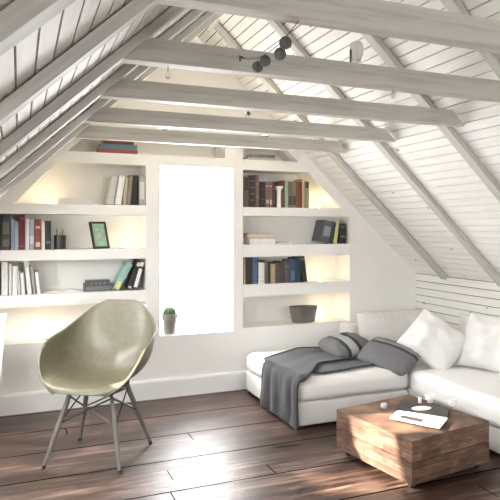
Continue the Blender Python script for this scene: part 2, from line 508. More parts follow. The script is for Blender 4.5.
def rafter(y, right, label, group, thick=.068, y_skip=None):
    RT_ = .036 if right else .034
    ang = math.atan(SL); L = (AX-XL)/math.cos(ang)
    bm = bmesh.new()
    warp_box(bm, L-.06 if right else L-.03, 0, thick, -RT_, -.005, n=30, seed=y*3+(5 if right else 0))
    if right:
        # local x along slope from knee wall up to the ridge
        M = Matrix.Rotation(PI, 4, 'Z') 
        for v in bm.verts: v.co = Vector((-v.co.x, v.co.y, v.co.z))
        bmesh.ops.reverse_faces(bm, faces=bm.faces)
    o = finish('roof_rafter', bm, M_RAFT, bevel=.004)
    if right:
        o.location = (XR-.01, y, ZK+.009); o.rotation_euler = (0, ang, 0)
    else:
        o.location = (XL, y, ZK); o.rotation_euler = (0, -ang, 0)
    tag(o, label, 'rafter', group); return o
lefts = [(.26, 'left slope rafter at the top left corner, closest to the viewer'),
         (.80, 'left slope rafter next to the topmost one, board gaps showing below it'),
         (1.312, 'left slope rafter beside the left end of the nearest tie beam'),
         (1.84, 'left slope rafter beside the left end of the second tie beam'),
         (2.385, 'left slope rafter beside the left end of the third tie beam'),
         (2.955, 'left slope rafter beside the left end of the fourth tie beam'),
         (3.525, 'left slope rafter beside the left end of the farthest tie beam')]
for y, l in lefts[1:]: rafter(y, False, l, 'rafters of the left slope', .068 if y > 2 else .063)
rights = [(1.43, 'right slope rafter at the top right corner behind the nearest tie beam'),
          (1.96, 'right slope rafter behind the second tie beam at the right picture edge'),
          (2.53, 'right slope rafter continuing below the end of the third tie beam'),
          (3.16, 'right slope rafter continuing below the end of the fourth tie beam'),
          (3.765, 'right slope rafter closest to the shelf wall, ending above the pillows')]
for y, l in rights: rafter(y, True, l, 'rafters of the right slope', .06)

# ------------------------------------------------------------------ BOOKS
def book(x0, x1, zb, h, colr, label, y=WY+.03, depth=.15, lean=0, group=None, spine='plain', rough=.6, title=None):
    """upright book; lean in radians tips its top to the right (+x)"""
    wdt = x1-x0; M0 = Matrix.Identity(4)
    name = 'book'
    t = thing(name, label, 'book', (x0, y, zb), 0, group)
    cm = simple('cover_'+colr, colr, rough, .10, 30, .1)
    c = .0025 if wdt > .012 else .0014
    piv = wdt if lean >= 0 else 0
    M = Matrix.Translation((piv, 0, 0)) @ Matrix.Rotation(lean, 4, 'Y') @ Matrix.Translation((-piv, 0, 0))
    bm = bmesh.new()
    box(bm, 0, c, 0, depth, 0, h, M); box(bm, wdt-c, wdt, 0, depth, 0, h, M)
    # rounded spine
    n = 5; pts = []
    for k in range(n+1):
        a = PI*k/n; pts.append((wdt/2-math.cos(a)*wdt/2, -math.sin(a)*.004))
    for k in range(n):
        p, q = pts[k], pts[k+1]
        vs = [bm.verts.new(M @ Vector(v)) for v in ((p[0], p[1], 0), (q[0], q[1], 0), (q[0], q[1], h), (p[0], p[1], h))]
        bm.faces.new(vs)
        vs = [bm.verts.new(M @ Vector(v)) for v in ((p[0], .003, 0), (q[0], .003, 0), (q[0], .003, h), (p[0], .003, h))]
    bm2 = bmesh.new(); bm.verts.ensure_lookup_table()
    for v in [v for v in bm.verts if not v.link_faces]: bm.verts.remove(v)
    finish('cover', bm, cm, t)
    bm2.free()
    bm = bmesh.new(); box(bm, c, wdt-c, .0005, depth-.004, .003, h-.003, M); finish('pages', bm, M_PAPER, t)
    if title:
        for (a, b) in title[1:]:
            bm = bmesh.new(); box(bm, wdt*.15, wdt*.85, -.0055, -.0035, h*a, h*b, M)
            finish('spine_label', bm, simple('label_'+title[0], title[0], .5, .05), t)
    return t
def px_book(xa, xb, ytop, zb, colr, label, lean=0, group=None, **kw):
    Y = kw.get('y', WY+.03)
    a, b = at(xa, 230, Y), at(xb, 230, Y); top = at((xa+xb)/2, ytop, Y).z
    h = (top-zb)
    if lean: h = h/math.cos(lean)
    return book(a.x+.0004, b.x-.0004, zb+.0006, h, colr, label, lean=lean, group=group, **kw)

BL = 'books on the left bookcase'; BR = 'books on the right bookcase'
# left, top niche of bookcase
z = LT[0]
px_book(106.5, 113.5, 176.5, z, 'C9C6C0', 'pale grey book leaning right, first of the group on the top left shelf', lean=.17, group=BL)
px_book(114.6, 121, 176, z, 'F2F1EE', 'white book leaning right beside the pale grey one on the top left shelf', lean=.15, group=BL)
px_book(122.3, 126.0, 177, z, 'B9AD96', 'narrow beige book between the white and the black book on the top left shelf', lean=.09, group=BL)
px_book(126.4, 130.4, 175.5, z, '8b7f6e', 'narrow tan brown book leaning against the black book on the top left shelf', lean=.09, group=BL)
px_book(131.0, 137.0, 175.5, z, '26262a', 'black book near the right end of the top left shelf', lean=.05, group=BL)
px_book(138.8, 145.0, 176, z, 'A9A8A2', 'upright mottled grey book at the right end of the top left shelf', group=BL, title=('D9D8D2', (.2, .8)))
# lying white box
a, b = at(58, 205, WY+.04), at(92, 205, WY+.04)
bm = bmesh.new(); box(bm, 0, b.x-a.x, 0, .13, 0, at(58, 198, WY+.04).z-z); 
tag(finish('storage_box', bm, simple('white_card', 'D5D3CE', .6, .02), bevel=.003, loc=(a.x, WY+.04, z+.0005)), 'flat white box lying on the top left shelf', 'box')

# second row left
z = LT[1]
px_book(-8, 1.0, 214.5, z, '34312f', 'black book cut by the left picture edge on the second left shelf', group=BL)
px_book(1.3, 10.6, 214.5, z, '4a4541', 'thick dark grey-brown book left of the pale blue ones', group=BL, title=('6b645d', (.1, .3), (.45, .8)))
px_book(11, 14.8, 219, z, '8fa3bd', 'pale blue book left of its wider twin beside the maroon book', group=BL)
px_book(15.0, 18.3, 221.5, z, 'B4C2D2', 'lighter blue-white book directly left of the maroon book', group=BL)
px_book(18.6, 25.0, 214.5, z, '6d2a35', 'tall maroon book on the second left shelf', group=BL, title=('8f4a50', (.08, .12), (.86, .9)))
px_book(25.3, 29.0, 219, z, 'EDEBE6', 'white book directly right of the tall maroon one', group=BL)
px_book(29.2, 34.4, 219.5, z, 'A9B3C4', 'blue-grey book between the white and the rust red book', group=BL, title=('d8dde4', (.2, .45)))
px_book(34.7, 41.2, 219.5, z, '8c4c3f', 'rust red book on the second left shelf', group=BL, title=('d9b8a0', (.1, .25), (.7, .78)))
px_book(41.5, 44.9, 222.5, z, 'EFEDEA', 'narrow white book between the rust red and black ones', group=BL)
px_book(45.2, 51.0, 221, z, '2f3331', 'black book at the right end of the row beside the pencil cup', group=BL, title=('6e756f', (.2, .3)))
# third row left
z = LT[2]
px_book(-9, 1.0, 262, z, '3b3a38', 'dark book cut by the left picture edge on the third left shelf', group=BL)
px_book(1.4, 8.0, 262, z, 'E4E3E0', 'wide white book first after the dark one on the third left shelf', group=BL)
px_book(8.8, 12.0, 264, z, 'D6D5D3', 'pale grey-white book second from the left of the white row', group=BL, lean=0)
px_book(12.4, 17.6, 266, z, 'EDECEA', 'white book lower than its left neighbour, middle of the white row', group=BL)
px_book(18.3, 21.2, 270, z, 'BDBCBA', 'short pale grey book leaning left beside a short white one', lean=-.08, group=BL)
px_book(21.8, 25.4, 273, z, 'EFEEEC', 'shortest white book before the tall white one', lean=-.08, group=BL)
px_book(27.5, 32.0, 261.5, z, 'F1F0EE', 'tall white book leaning left with a grey edge', lean=-.10, group=BL, title=('c9c9c8', (.8, .95)))
px_book(33.0, 36.0, 266, z, '9c9b99', 'narrow grey book leaning left near the end of the white row', lean=-.10, group=BL)
px_book(37.2, 40.6, 272, z, 'F0EFED', 'last white book of the row beside the open magazine', lean=-.10, group=BL)

# leaning books at right end of the third row
px_book(112.3, 119.0, 265.5, z, '94b8ae', 'teal green book leaning steeply right on the third left shelf', lean=.50, group=BL, title=('cfd58a', (.03, .3)))
px_book(126.5, 131.0, 261.5, z, '2b2b2c', 'black book leaning right behind the teal green book', lean=.36, group=BL, title=('d8d6a0', (.05, .12), (.8, .93)))
px_book(132.0, 137.0, 261.5, z, '3c3d40', 'dark grey book with a white spine label leaning at the shelf end', lean=.28, group=BL, title=('efeeea', (.08, .72), (.8, .95)))

# right bookcase first row
z = RT[0]
rows = [(243.6, 248.8, 176.3, '6a5750', 'brown book at the far left of the top right shelf', ('3c302c', (.55, .95))),
        (249.0, 255.4, 175.5, '3d2f2c', 'tall dark brown book second on the top right shelf', ('6b564c', (.2, .24), (.4, .44), (.6, .64), (.8, .84))),
        (255.6, 259.2, 175, '6d5f57', 'tall grey-brown book third on the top right shelf', ('8a7a6e', (.3, .34), (.7, .74))),
        (259.9, 265.2, 181.8, '35292a', 'short near-black book fourth on the top right shelf', ('5a4a46', (.3, .33), (.7, .73))),
        (265.4, 269.0, 181.6, '75625a', 'reddish brown book with pale bands, first of a matching pair', ('c2ab94', (.15, .3), (.8, .85))),
        (269.2, 272.2, 181.8, '7a665c', 'brown banded book, second of the matching pair', ('cbb59d', (.12, .3), (.8, .85))),
        (272.4, 275.4, 181.8, '4f3d3a', 'dark brown book directly left of the white vase', ('7b665c', (.2, .25), (.7, .75)))]
for xa, xb, yt, c, l, ti in rows: px_book(xa, xb, yt, z, c, l, group=BR, title=ti)
rows = [(282.3, 284.8, 180.5, '7a4038', 'narrow dark red book directly right of the white vase', None),
        (285.0, 288.2, 181, '8fbba4', 'mint green book on the top right shelf', None),
        (288.5, 292.2, 181.8, '7d6a60', 'grey-brown book directly right of the mint green one', ('3e3a38', (.1, .45))),
        (292.4, 296.0, 181.8, '8a7468', 'taupe book with a dark lower band on the top right shelf', ('3b3735', (.1, .45))),
        (296.2, 298.8, 181.8, '7c5340', 'russet brown book left of the red one on the top right shelf', None),
        (299.0, 302.0, 181.5, '7b3a30', 'dark red book left of the tall beige one', ('5b2620', (.8, .9))),
        (302.2, 304.4, 178.8, 'cbb592', 'tall beige book near the end of the top right shelf', None),
        (304.6, 309.0, 181.5, '8b8c6c', 'olive green book at the right end of the top right row', ('3e4234', (.75, .97)))]
for xa, xb, yt, c, l, ti in rows: px_book(xa, xb, yt, z, c, l, group=BR, title=ti)
# right bookcase third row
z = RT[2]
rows = [(243.5, 245.4, 257.5, 'b9ab84', 'thin sand yellow book at the far left of the third right shelf', None),
        (245.6, 252.3, 258, '3a352f', 'thick black-brown book beside the thin yellow one on the third right shelf', None),
        (252.5, 258.3, 258, '49627f', 'bright blue book left of the white one on the third right shelf', ('27406a', (.1, .15), (.85, .9))),
        (258.5, 264.6, 262.8, 'E8E5DC', 'white book on the third right shelf', ('b8b4a8', (.1, .14))),
        (265.0, 268.2, 261, '6f665d', 'grey-brown book directly right of the white one', None),
        (268.4, 270.6, 261.5, '413a35', 'thin dark book left of the tan one on the third right shelf', None),
        (270.8, 275.2, 264, 'b09a7c', 'tan book on the third right shelf', None),
        (275.4, 280.0, 263, '5b4f49', 'brown book directly right of the tan one', None),
        (280.3, 284.2, 261.5, '494846', 'dark grey book left of the pair before the blue ones', None),
        (284.4, 289.4, 261.8, '564f4c', 'charcoal book directly left of the wide blue one', ('7a716c', (.75, .8))),
        (289.8, 295.4, 259.5, '3b5270', 'wide royal blue book on the third right shelf', ('56739c', (.1, .5))),
        (295.6, 300.6, 257.5, '2c3a4c', 'navy blue book right of the royal blue one', None)]
for xa, xb, yt, c, l, ti in rows: px_book(xa, xb, yt, z, c, l, group=BR, title=ti)
px_book(302.6, 307.4, 257, z, '2b2d33', 'black book leaning left at the end of the third right shelf', lean=-.13, group=BR, title=('6e7076', (.85, .95)))
# right bookcase second row, leaning books
z = RT[1]
px_book(319.5, 328.5, 222.5, z, '55585b', 'thick dark grey book leaning right on the second right shelf', lean=.26, group=BR, title=('8e9194', (.3, .75)))
px_book(328.9, 332.9, 223, z, '303235', 'black book between the thick grey and the yellow one', lean=.20, group=BR)
px_book(333.4, 337.0, 221.5, z, 'cfcb8a', 'pale yellow book leaning right on the second right shelf', lean=.12, group=BR)
px_book(339.6, 345.8, 223.5, z, '2c2d2f', 'black book at the right end of the second right shelf', group=BR, title=('77797c', (.3, .4), (.8, .85)))

def flat_book(cx, cy, z, w, d, h, c, label, rz=0, group=None, spine='front'):
    t = thing('book', label, 'book', (cx, cy, z), rz, group)
    cm = simple('cover_'+c, c, .6, .1, 30, .1); k = .0025
    bm = bmesh.new()
    box(bm, -w/2, w/2, -d/2, d/2, 0, k); box(bm, -w/2, w/2, -d/2, d/2, h-k, h); box(bm, -w/2, w/2, -d/2, -d/2+k, k, h-k)
    finish('cover', bm, cm, t)
    bm = bmesh.new(); box(bm, -w/2+.004, w/2-.004, -d/2+k, d/2-.003, k, h-k); finish('pages', bm, M_PAPER, t)
    return t
# three lying books in the top niche, left
zt = 1.785; sc_ = lambda p: at(p, 150, WY+.08).x
hs = [.034, .034, .030]; cs = ['8a4a48', '5d7c8c', '6e3f42']
spans = [(96.5, 136.5), (99.5, 136.2), (102, 132.5)]
labs = ['dull red book, bottom of the stack above the left bookcase', 'blue-grey book in the middle of the stack above the left bookcase', 'maroon book on top of the stack above the left bookcase']
zz_ = zt
for (a, b), hh, c, l in zip(spans, hs, cs, labs):
    # two thin volumes make each band of colour
    flat_book((sc_(a)+sc_(b))/2, WY+.10, zz_+.0004, sc_(b)-sc_(a), .14, hh-.0008, c, l, R(random.uniform(-3, 3)), 'stacked books in the top left niche'); zz_ += hh
sc2 = lambda p: at(p, 156, WY+.06).x
zz_ = zt
for (a, b), hh, c, l in zip([(246, 274), (250, 273)], [.022, .026], ['b9b7b3', '77767a'], ['pale grey book lying under another in the top right niche', 'dark grey book lying on the pale one in the top right niche']):
    flat_book((sc2(a)+sc2(b))/2, WY+.085, zz_+.0004, sc2(b)-sc2(a), .13, hh-.0008, c, l, 0, 'stacked books in the top right niche'); zz_ += hh
# pile on second shelf right
z = RT[1]; zz_ = z
for (a, b), hh, c, l in zip([(248.8, 273.5), (248.2, 273.2), (247, 272), (246, 271), (247, 269.5)], [.024, .022, .018, .016, .012],
                            ['e9e7e2', 'f0eeea', 'cdbfa9', 'd8d2c6', 'b9a894'],
                            ['white book, bottom of the pile on the second right shelf', 'white book, second from the bottom of the pile on the second right shelf', 'beige book in the middle of the pile on the second right shelf', 'off-white book under the topmost one of the pile on the right shelf', 'thin brownish book on top of the pile on the second right shelf']):
    flat_book((sc2(a)+sc2(b))/2, WY+.09, zz_+.0004, sc2(b)-sc2(a), .14, hh-.0008, c, l, R(random.uniform(-3, 3)), 'pile of books on the second right shelf'); zz_ += hh

def open_mag(x0, x1, z, label, y=WY+.03, d=.15, name='open_magazine'):
    t = thing(name, label, 'magazine', ((x0+x1)/2, y, z+.001)); L = (x1-x0)/2
    for s in (-1, 1):
        bm = bmesh.new(); n = 10; top = []; bot = []
        for k in range(n+1):
            u = k/n; x = s*u*L; h = .004+.014*math.sin(min(1, u*1.15)*PI)**.8*(1-u*.5)*(.4 if u < .05 else 1)
            top.append((x, h)); bot.append((x, .0006))
        prism(bm, bot+top[::-1], 0, d); finish('pages', bm, M_PAPER if s < 0 else simple('bright_paper', 'F1F0ED', .7, .03), t, smooth=False)
    bm = bmesh.new(); box(bm, -L-.003, L+.003, -.002, d+.002, 0, .0006); finish('cover', bm, M_GREYP, t)
open_mag(at(43, 290, WY+.03).x, at(83, 290, WY+.03).x, LT[2], 'open white magazine lying on the third left shelf')
open_mag(at(276, 245, WY+.03).x, at(299.5, 245, WY+.03).x, RT[1], 'open magazine with dark edge lying on the second right shelf')

# pencil cup
p = at(60, 250, WY+.07)
t = thing('pencil_cup', 'black pencil cup beside the books on the second left shelf', 'cup', (p.x, WY+.075, LT[1]+.001))
bm = bmesh.new(); r = .040; lathe(bm, [(r*.9, 0), (r, .003), (r, .098), (r*.93, .098), (r*.9, .01), (0, .01)], 24); finish('cup', bm, M_BLACKP, t, smooth=False)
for k, (dx, dy, hh, c) in enumerate([(-.022, -.01, .15, '3a342c'), (.02, .0, .145, 'b08b5a'), (.005, .015, .125, 'd8cfae')]):
    bm = bmesh.new(); tube(bm, [(dx*.5, dy, .012), (dx, dy, hh-.012), (dx*1.02, dy, hh)], [.0035, .0035, .0008], 6); 
    tag(finish('pencil', bm, simple('pencil_'+c, c, .5), loc=(p.x, WY+.075, LT[1])), ['dark pencil standing at the left of the black cup', 'wooden brown pencil at the right of the black cup', 'short pale pencil in the middle of the black cup'][k], 'pencil', 'pencils in the black cup')

# picture frame
p0, p1 = at(90.5, 250, WY+.06), at(109.5, 250, WY+.06); hF = at(100, 221, WY+.06).z-LT[1]
t = thing('framed_picture', 'dark framed green picture leaning back on the second left shelf', 'picture frame', ((p0.x+p1.x)/2+.012, WY+.06, LT[1]+.003), R(26))
Wf = (p1.x-p0.x)/2; tl = Matrix.Rotation(R(-17), 4, 'X')
bm = bmesh.new(); b_ = .014
for a in ((-Wf, -Wf+b_, 0, hF), (Wf-b_, Wf, 0, hF), (-Wf+b_, Wf-b_, 0, b_), (-Wf+b_, Wf-b_, hF-b_, hF)): box(bm, a[0], a[1], -.006, .008, a[2], a[3], tl)
finish('frame', bm, simple('dark_frame_wood', '3b302b', .5, .15), t)
bm = bmesh.new(); box(bm, -Wf+b_, Wf-b_, 0, .003, b_, hF-b_, tl); pic = finish('picture', bm, simple('green_print', '9cc4ae', .5, .25, 25), t); pic['label'] = 'mint green print with a pale oval'
bm = bmesh.new(); lathe(bm, [(.0, 0), (.024, 0), (.024, .002), (0, .002)], 20, tl @ Matrix.Translation((0, -.001, hF*.5)) @ Matrix.Rotation(PI/2, 4, 'X') , sx=.7, sy=1.1); finish('print_figure', bm, simple('pale_pink_print', 'cdbfae', .6, .2, 30), pic)
bm = bmesh.new(); tube(bm, [(0, .012+.02, hF*.6), (0, .07, 0)], .003, 6); finish('easel_strut', bm, simple('dark_frame_wood', '3b302b'), t)

# small retro radio
p0, p1 = at(84.5, 291, WY+.05), at(112.0, 291, WY+.05); wR = (p1.x-p0.x)/2-.002
t = thing('radio', 'small dark grey box radio on the third left shelf beside the leaning books', 'radio', ((p0.x+p1.x)/2-.002, WY+.05, LT[2]+.001))
bm = bmesh.new(); box(bm, -wR, wR, 0, .09, 0, .058); box(bm, -wR+.01, wR-.01, .01, .08, .058, .078); finish('body', bm, M_GREYP, t, bevel=.004)
for k in range(4):
    bm = bmesh.new(); lathe(bm, [(.007, 0), (.007, .006), (0, .006)], 12, Matrix.Translation((-.045+k*.03, -.001, .068-.012)) @ Matrix.Rotation(PI/2, 4, 'X')); finish('knob', bm, M_METAL, t)
bm = bmesh.new(); box(bm, -wR+.012, wR-.012, -.003, -.0005, .01, .036); finish('speaker_panel', bm, simple('dark_mesh', '77787a', .7, .4, 200), t)

# white vase (between books)
p = at(278.8, 208, WY+.05)
bm = bmesh.new(); q = .98
lathe(bm, [(.021, 0), (.021, .005), (.019, .10), (.019, .13), (.024, .145), (.033, .158), (.036, .166), (.034, .172), (.020, .172), (.012, .15), (0, .15)], 24)
tag(finish('vase', bm, M_CERAMIC, smooth=True, loc=(p.x-.002, WY+.045, RT[0]+.001)), 'slim white vase with a flared rim between books on the top right shelf', 'vase')

# small figurine on top left books
p = at(130, 176, WY+.09)
# zinc tub
p = at(304.2, 326, WY+.08)
t = thing('zinc_tub', 'oval weathered grey zinc tub on the lowest right shelf', 'tub', (p.x, WY+.095, RB[0][1]+.001))
bm = bmesh.new(); h_ = .128
lathe(bm, [(.0, 0), (.098, 0), (.103, .008), (.114, h_*.5), (.124, h_-.006), (.128, h_), (.121, h_), (.118, h_-.01), (.1, .01), (0, .01)], 36, sx=1, sy=.6)
finish('tub', bm, M_ZINC, t, smooth=False)
for zz in (.045, .085):
    bm = bmesh.new(); rr = .103+zz*.2; tube(bm, [(rr*math.cos(a), rr*.6*math.sin(a), zz) for a in [2*PI*k/32 for k in range(33)]], .002, 6); finish('hoop', bm, M_ZINC, t)

# cactus on window sill
p = at(170, 334.5, WY+.05)
t = thing('potted_cactus', 'small round cactus in a grey pot on the window sill', 'cactus', (p.x, WY+.06, .4555))
k_ = 1.0
bm = bmesh.new(); lathe(bm, [(.0, 0), (.042, 0), (.045, .004), (.054, .112), (.062, .114), (.064, .152), (.056, .152), (.054, .135), (0, .135)], 32); finish('pot', bm, M_POT, t, smooth=False)
bm = bmesh.new(); lathe(bm, [(.0, .13), (.053, .13), (.05, .139), (0, .142)], 24); finish('soil', bm, M_SOIL, t)
bm = bmesh.new(); N = 72; prof = []
rings = []
for j in range(19):
    a = -.35*PI/2+(PI/2+.35*PI/2)*j/18; z_ = math.sin(a)*.048; r_ = math.cos(a)*.047
    rings.append([bm.verts.new((r_*(1+.07*math.cos(k*16*2*PI/N*1))*math.cos(2*PI*k/N), r_*(1+.07*math.cos(16*2*PI*k/N))*math.sin(2*PI*k/N), .158+z_)) for k in range(N)])
for a, b in zip(rings, rings[1:]):
    for k in range(N): bm.faces.new((a[k], a[(k+1) % N], b[(k+1) % N], b[k]))
body = finish('cactus_body', bm, M_CACT, t, smooth=True)
bm = bmesh.new()
for k in range(16):
    for j in range(7):
        a = -.1+1.5*j/7; th = 2*PI*k/16
        n = Vector((math.cos(a)*math.cos(th), math.cos(a)*math.sin(th), math.sin(a)))
        c = Vector((0, 0, .158))+n*.049
        for s in range(3):
            d = (n+Vector((random.uniform(-.5, .5), random.uniform(-.5, .5), random.uniform(-.5, .5)))).normalized()
            tube(bm, [c, c+d*.008], .0006, 3, caps=False)
sp = finish('spines', bm, M_SPINE, body); 

# warm shelf lamps
def puck(x, z, label, power, y=WY+.13):
    t = thing('shelf_lamp', label, 'lamp', (x, y, z), 0, 'warm round lamps in the shelf niches')
    bm = bmesh.new(); lathe(bm, [(.0, 0), (.024, 0), (.026, .002), (.026, .008), (.022, .009), (0, .009)], 24); finish('lamp_body', bm, M_GREYP, t)
    bm = bmesh.new(); lathe(bm, [(.0, .0092), (.020, .0092), (.018, .0115), (0, .012)], 20); finish('lamp_lens', bm, M_LED, t)
    l = D.lights.new('shelf_lamp_light', 'POINT'); l.energy = power; l.color = (1, .80, .48); l.shadow_soft_size = .02
    o = D.objects.new('shelf_lamp_light', l); COL.objects.link(o); o.location = (0, 0, .035); o.parent = t
P = .33
puck(at(50, 200, WY+.13).x, LT[0], 'small round warm lamp glowing in the slanted top left niche', P*.55)
puck(at(122, 240, WY+.13).x, LT[1], 'small round warm lamp on the second left shelf right of the picture frame', P*.35)
puck(at(45, 340, WY+.10).x, LB[0][1], 'small round warm lamp on the lowest left shelf beside the chair', P*.8, WY+.10)
puck(at(318, 195, WY+.13).x, RT[0], 'small round warm lamp in the slanted top right niche beside the books', P*.5)
puck(at(322, 282, WY+.10).x, RT[2], 'small round warm lamp right of the books on the third right shelf', P*.6, WY+.13)
puck(at(322, 322, WY+.16).x, RB[0][1], 'small round warm lamp beside the zinc tub on the lowest right shelf', P*.6, WY+.17)

# ------------------------------------------------------------------ CHAIR
def catmull(P, t):
    n = len(P)-1; x = t*n; i = min(int(x), n-1); f = x-i
    p0, p1, p2, p3 = P[max(i-1, 0)], P[i], P[i+1], P[min(i+2, n)]
    return .5*((2*p1)+(p2-p0)*f+(2*p0-5*p1+4*p2-p3)*f*f+(3*p1-p0-3*p2+p3)*f**3)
FA, FB_, FC, FD = Vector((.116, 3.186, 0)), Vector((.334, 3.541, 0)), Vector((.477, 2.976, 0)), Vector((.709, 3.323, 0))
cen = (FA+FB_+FC+FD)/4
front_dir = -((FB_-FA)+(FD-FC)).normalized()          # towards the sitter's front
rzc = math.atan2(front_dir.y, front_dir.x)-PI/2        # local +y = front
ch = thing('armchair', 'olive cream moulded shell armchair on four dowel legs with black wires', 'chair', (cen.x, cen.y, 0), rzc)
V = Vector
Cc = [V((0, .255, .402)), V((0, .235, .428)), V((0, .17, .432)), V((0, .06, .412)), V((0, -.06, .402)), V((0, -.16, .425)), V((0, -.225, .50)), V((0, -.255, .61)), V((0, -.28, .72)), V((0, -.305, .822))]
Rr = [V((.14, .235, .400)), V((.195, .220, .432)), V((.255, .185, .487)), V((.292, .13, .565)), V((.303, .05, .625)), V((.298, -.04, .65)), V((.285, -.12, .668)), V((.25, -.20, .71)), V((.172, -.27, .782)), V((.082, -.302, .820))]
bm = bmesh.new(); NS, NTT = 44, 18
grid = []
for i in range(NS+1):
    s = i/NS; c = catmull(Cc, s); r = catmull(Rr, s); r.x *= .955
    # control point keeps the bucket deep and the sides upright
    f = min(1, s/.55)
    up = max(0, min(1, (s-.55)/.3))
    ctrl = V((r.x*(.98), c.y*(1-up*.0)+(.0), c.z+(.005)))
    ctrl.y = c.y*.85+r.y*.15
    if s > .6: ctrl.z = c.z*.8+r.z*.2; ctrl.x = r.x*(.98-.1*up)
    row = []
    for j in range(-NTT, NTT+1):
        u = abs(j)/NTT
        p = c*(1-u)**2+ctrl*2*u*(1-u)+r*u*u
        p = V((math.copysign(p.x, j) if j else 0, p.y, p.z)); row.append(p)
    # rolled outward lip
    for sg, end in ((-1, 0), (1, -1)):
        e = row[end]; o_ = V((sg*.012, 0, -.008)) if s < .8 else V((sg*.008, -.006, -.004))
        if s < .12: o_ = V((sg*.008, .003, -.008))
        if end == 0: row.insert(0, e+o_)
        else: row.append(e+o_)
    grid.append([bm.verts.new(p) for p in row])
for a, b in zip(grid, grid[1:]):
    for k in range(len(a)-1): bm.faces.new((a[k], a[k+1], b[k+1], b[k]))
sh = finish('shell', bm, M_SHELL, ch, smooth=True)
m = sh.modifiers.new('s', 'SOLIDIFY'); m.thickness = .007; m.offset = 0
m = sh.modifiers.new('b', 'SUBSURF'); m.levels = 1; m.render_levels = 1
inv = Matrix.Rotation(-rzc, 4, 'Z') @ Matrix.Translation(-cen)
feet = [inv @ q for q in (FA, FB_, FC, FD)]
tops = [V((math.copysign(.115, f.x), math.copysign(.10, f.y), .375)) for f in feet]
for f, tp in zip(feet, tops):
    bm = bmesh.new(); d = (f-tp)
    tube(bm, [tp+V((0, 0, .012)), tp+d*.15, tp+d*.5, tp+d*.95, f+V((0, 0, .004))], [.0125, .014, .0135, .0095, .009], 14)
    leg = finish('leg', bm, M_LEGW, ch, smooth=True)
    bm = bmesh.new(); tube(bm, [tp+d*.955, f], [.0105, .0098], 14); finish('foot_cap', bm, M_CAP, leg)
bm = bmesh.new()
def lp(i, t): return tops[i].lerp(feet[i], t)
order = [(0, 2), (2, 3), (3, 1), (1, 0)]
for a, b in order:
    tube(bm, [lp(a, .06), lp(b, .42)], .0045, 6); tube(bm, [lp(b, .06), lp(a, .42)], .0045, 6)
for a, b in order: tube(bm, [lp(a, .02), lp(b, .02)], .0045, 6)
tube(bm, [lp(0, .02), lp(3, .02)], .0045, 6); tube(bm, [lp(1, .02), lp(2, .02)], .0045, 6)
finish('wire_brace', bm, M_WIRE, ch)
for tp in tops:
    bm = bmesh.new(); lathe(bm, [(.018, 0), (.018, .03), (0, .03)], 14, Matrix.Translation(tp+V((0, 0, .002)))); finish('shell_mount', bm, M_BLACKP, ch)

# ------------------------------------------------------------------ SOFA
def cushion_box(x0, x1, y0, y1, z0, z1, r=.03, crown=.012, seed=0, n=22, nz=6, sag=0):
    """soft box: rounded edges, a crowned top and small wrinkles"""
    bm = bmesh.new(); W, L, H = (x1-x0)/2, (y1-y0)/2, (z1-z0)/2
    c = V(((x0+x1)/2, (y0+y1)/2, (z0+z1)/2))
    s = bmesh.ops.create_cube(bm, size=2)
    bmesh.ops.subdivide_edges(bm, edges=bm.edges, cuts=n, use_grid_fill=True)
    for v in bm.verts:
        q = v.co.copy()
        p = V((q.x*W, q.y*L, q.z*H))
        inn = V((max(-W+r, min(W-r, p.x)), max(-L+r, min(L-r, p.y)), max(-H+r, min(H-r, p.z))))
        dd = p-inn
        if dd.length > 1e-6: 
            k = max(abs(dd.x), abs(dd.y), abs(dd.z)); p = inn+dd.normalized()*min(r, k if k < r else r)
        cr = (1-q.x**2)*(1-q.y**2)
        if q.z > 0: p.z += crown*cr**.5*q.z
        else: p.z = max(p.z, -H)
        side = (1-q.z**2)
        p.x += q.x*side*.008*(1-q.y**4); p.y += q.y*side*.010*(1-q.x**4)
        w_ = noise.noise(V((p.x*5+seed, p.y*5, p.z*9)))*.006+noise.noise(V((p.x*16+seed, p.y*9, p.z*20)))*.0022
        p += V((0, 0, w_)) if q.z > .9 else V((w_*.4, w_*.4, 0))
        v.co = p+c
    return bm
sofa = thing('corner_sofa', 'low white corner sofa with a chaise under the right bookcase', 'sofa', (1.6, 3.2, 0))
def S(name, bm, m=M_SOFA, smooth=True):
    o = finish(name, bm, m, None, smooth=smooth)
    bpy.context.view_layer.update(); o.parent = sofa; o.matrix_parent_inverse = Matrix.Translation((-1.6, -3.2, 0)); return o
SZ = .312
S('chaise_base', cushion_box(1.60, 2.425, 3.20, 4.10, .022, .168, .012, 0, 1))
S('chaise_cushion', cushion_box(1.595, 2.43, 3.185, 4.10, .168, SZ-.008, .045, .012, 2))
S('corner_base', cushion_box(2.435, 3.22, 3.185, 4.17, .022, .168, .012, 0, 5))
S('corner_cushion', cushion_box(2.435, 3.20, 3.19, 4.02, .168, SZ-.008, .03, .008, 6))
S('seat_base', cushion_box(2.415, 3.22, .9, 3.175, .022, .155, .012, 0, 3))
S('seat_cushion', cushion_box(2.395, 3.10, 2.02, 3.175, .155, SZ, .045, .012, 4))
S('seat_cushion', cushion_box(2.395, 3.10, .9, 2.01, .155, SZ, .045, .012, 8))
S('back_frame', cushion_box(2.455, 3.22, 4.03, 4.17, .17, .475, .02, 0, 9))
S('side_back_frame', cushion_box(3.09, 3.225, .9, 4.02, .17, .475, .02, 0, 10))
for i, (x, y) in enumerate([(1.63, 3.23), (1.63, 4.07), (2.5, 2.0), (3.15, 2.0), (2.5, 1.0), (3.15, 1.0), (3.15, 4.1)]):
    bm = bmesh.new(); lathe(bm, [(.0, 0), (.016, 0), (.018, .024), (0, .024)], 12, Matrix.Translation((x, y, 0))); S('foot', bm, M_BLACKP)

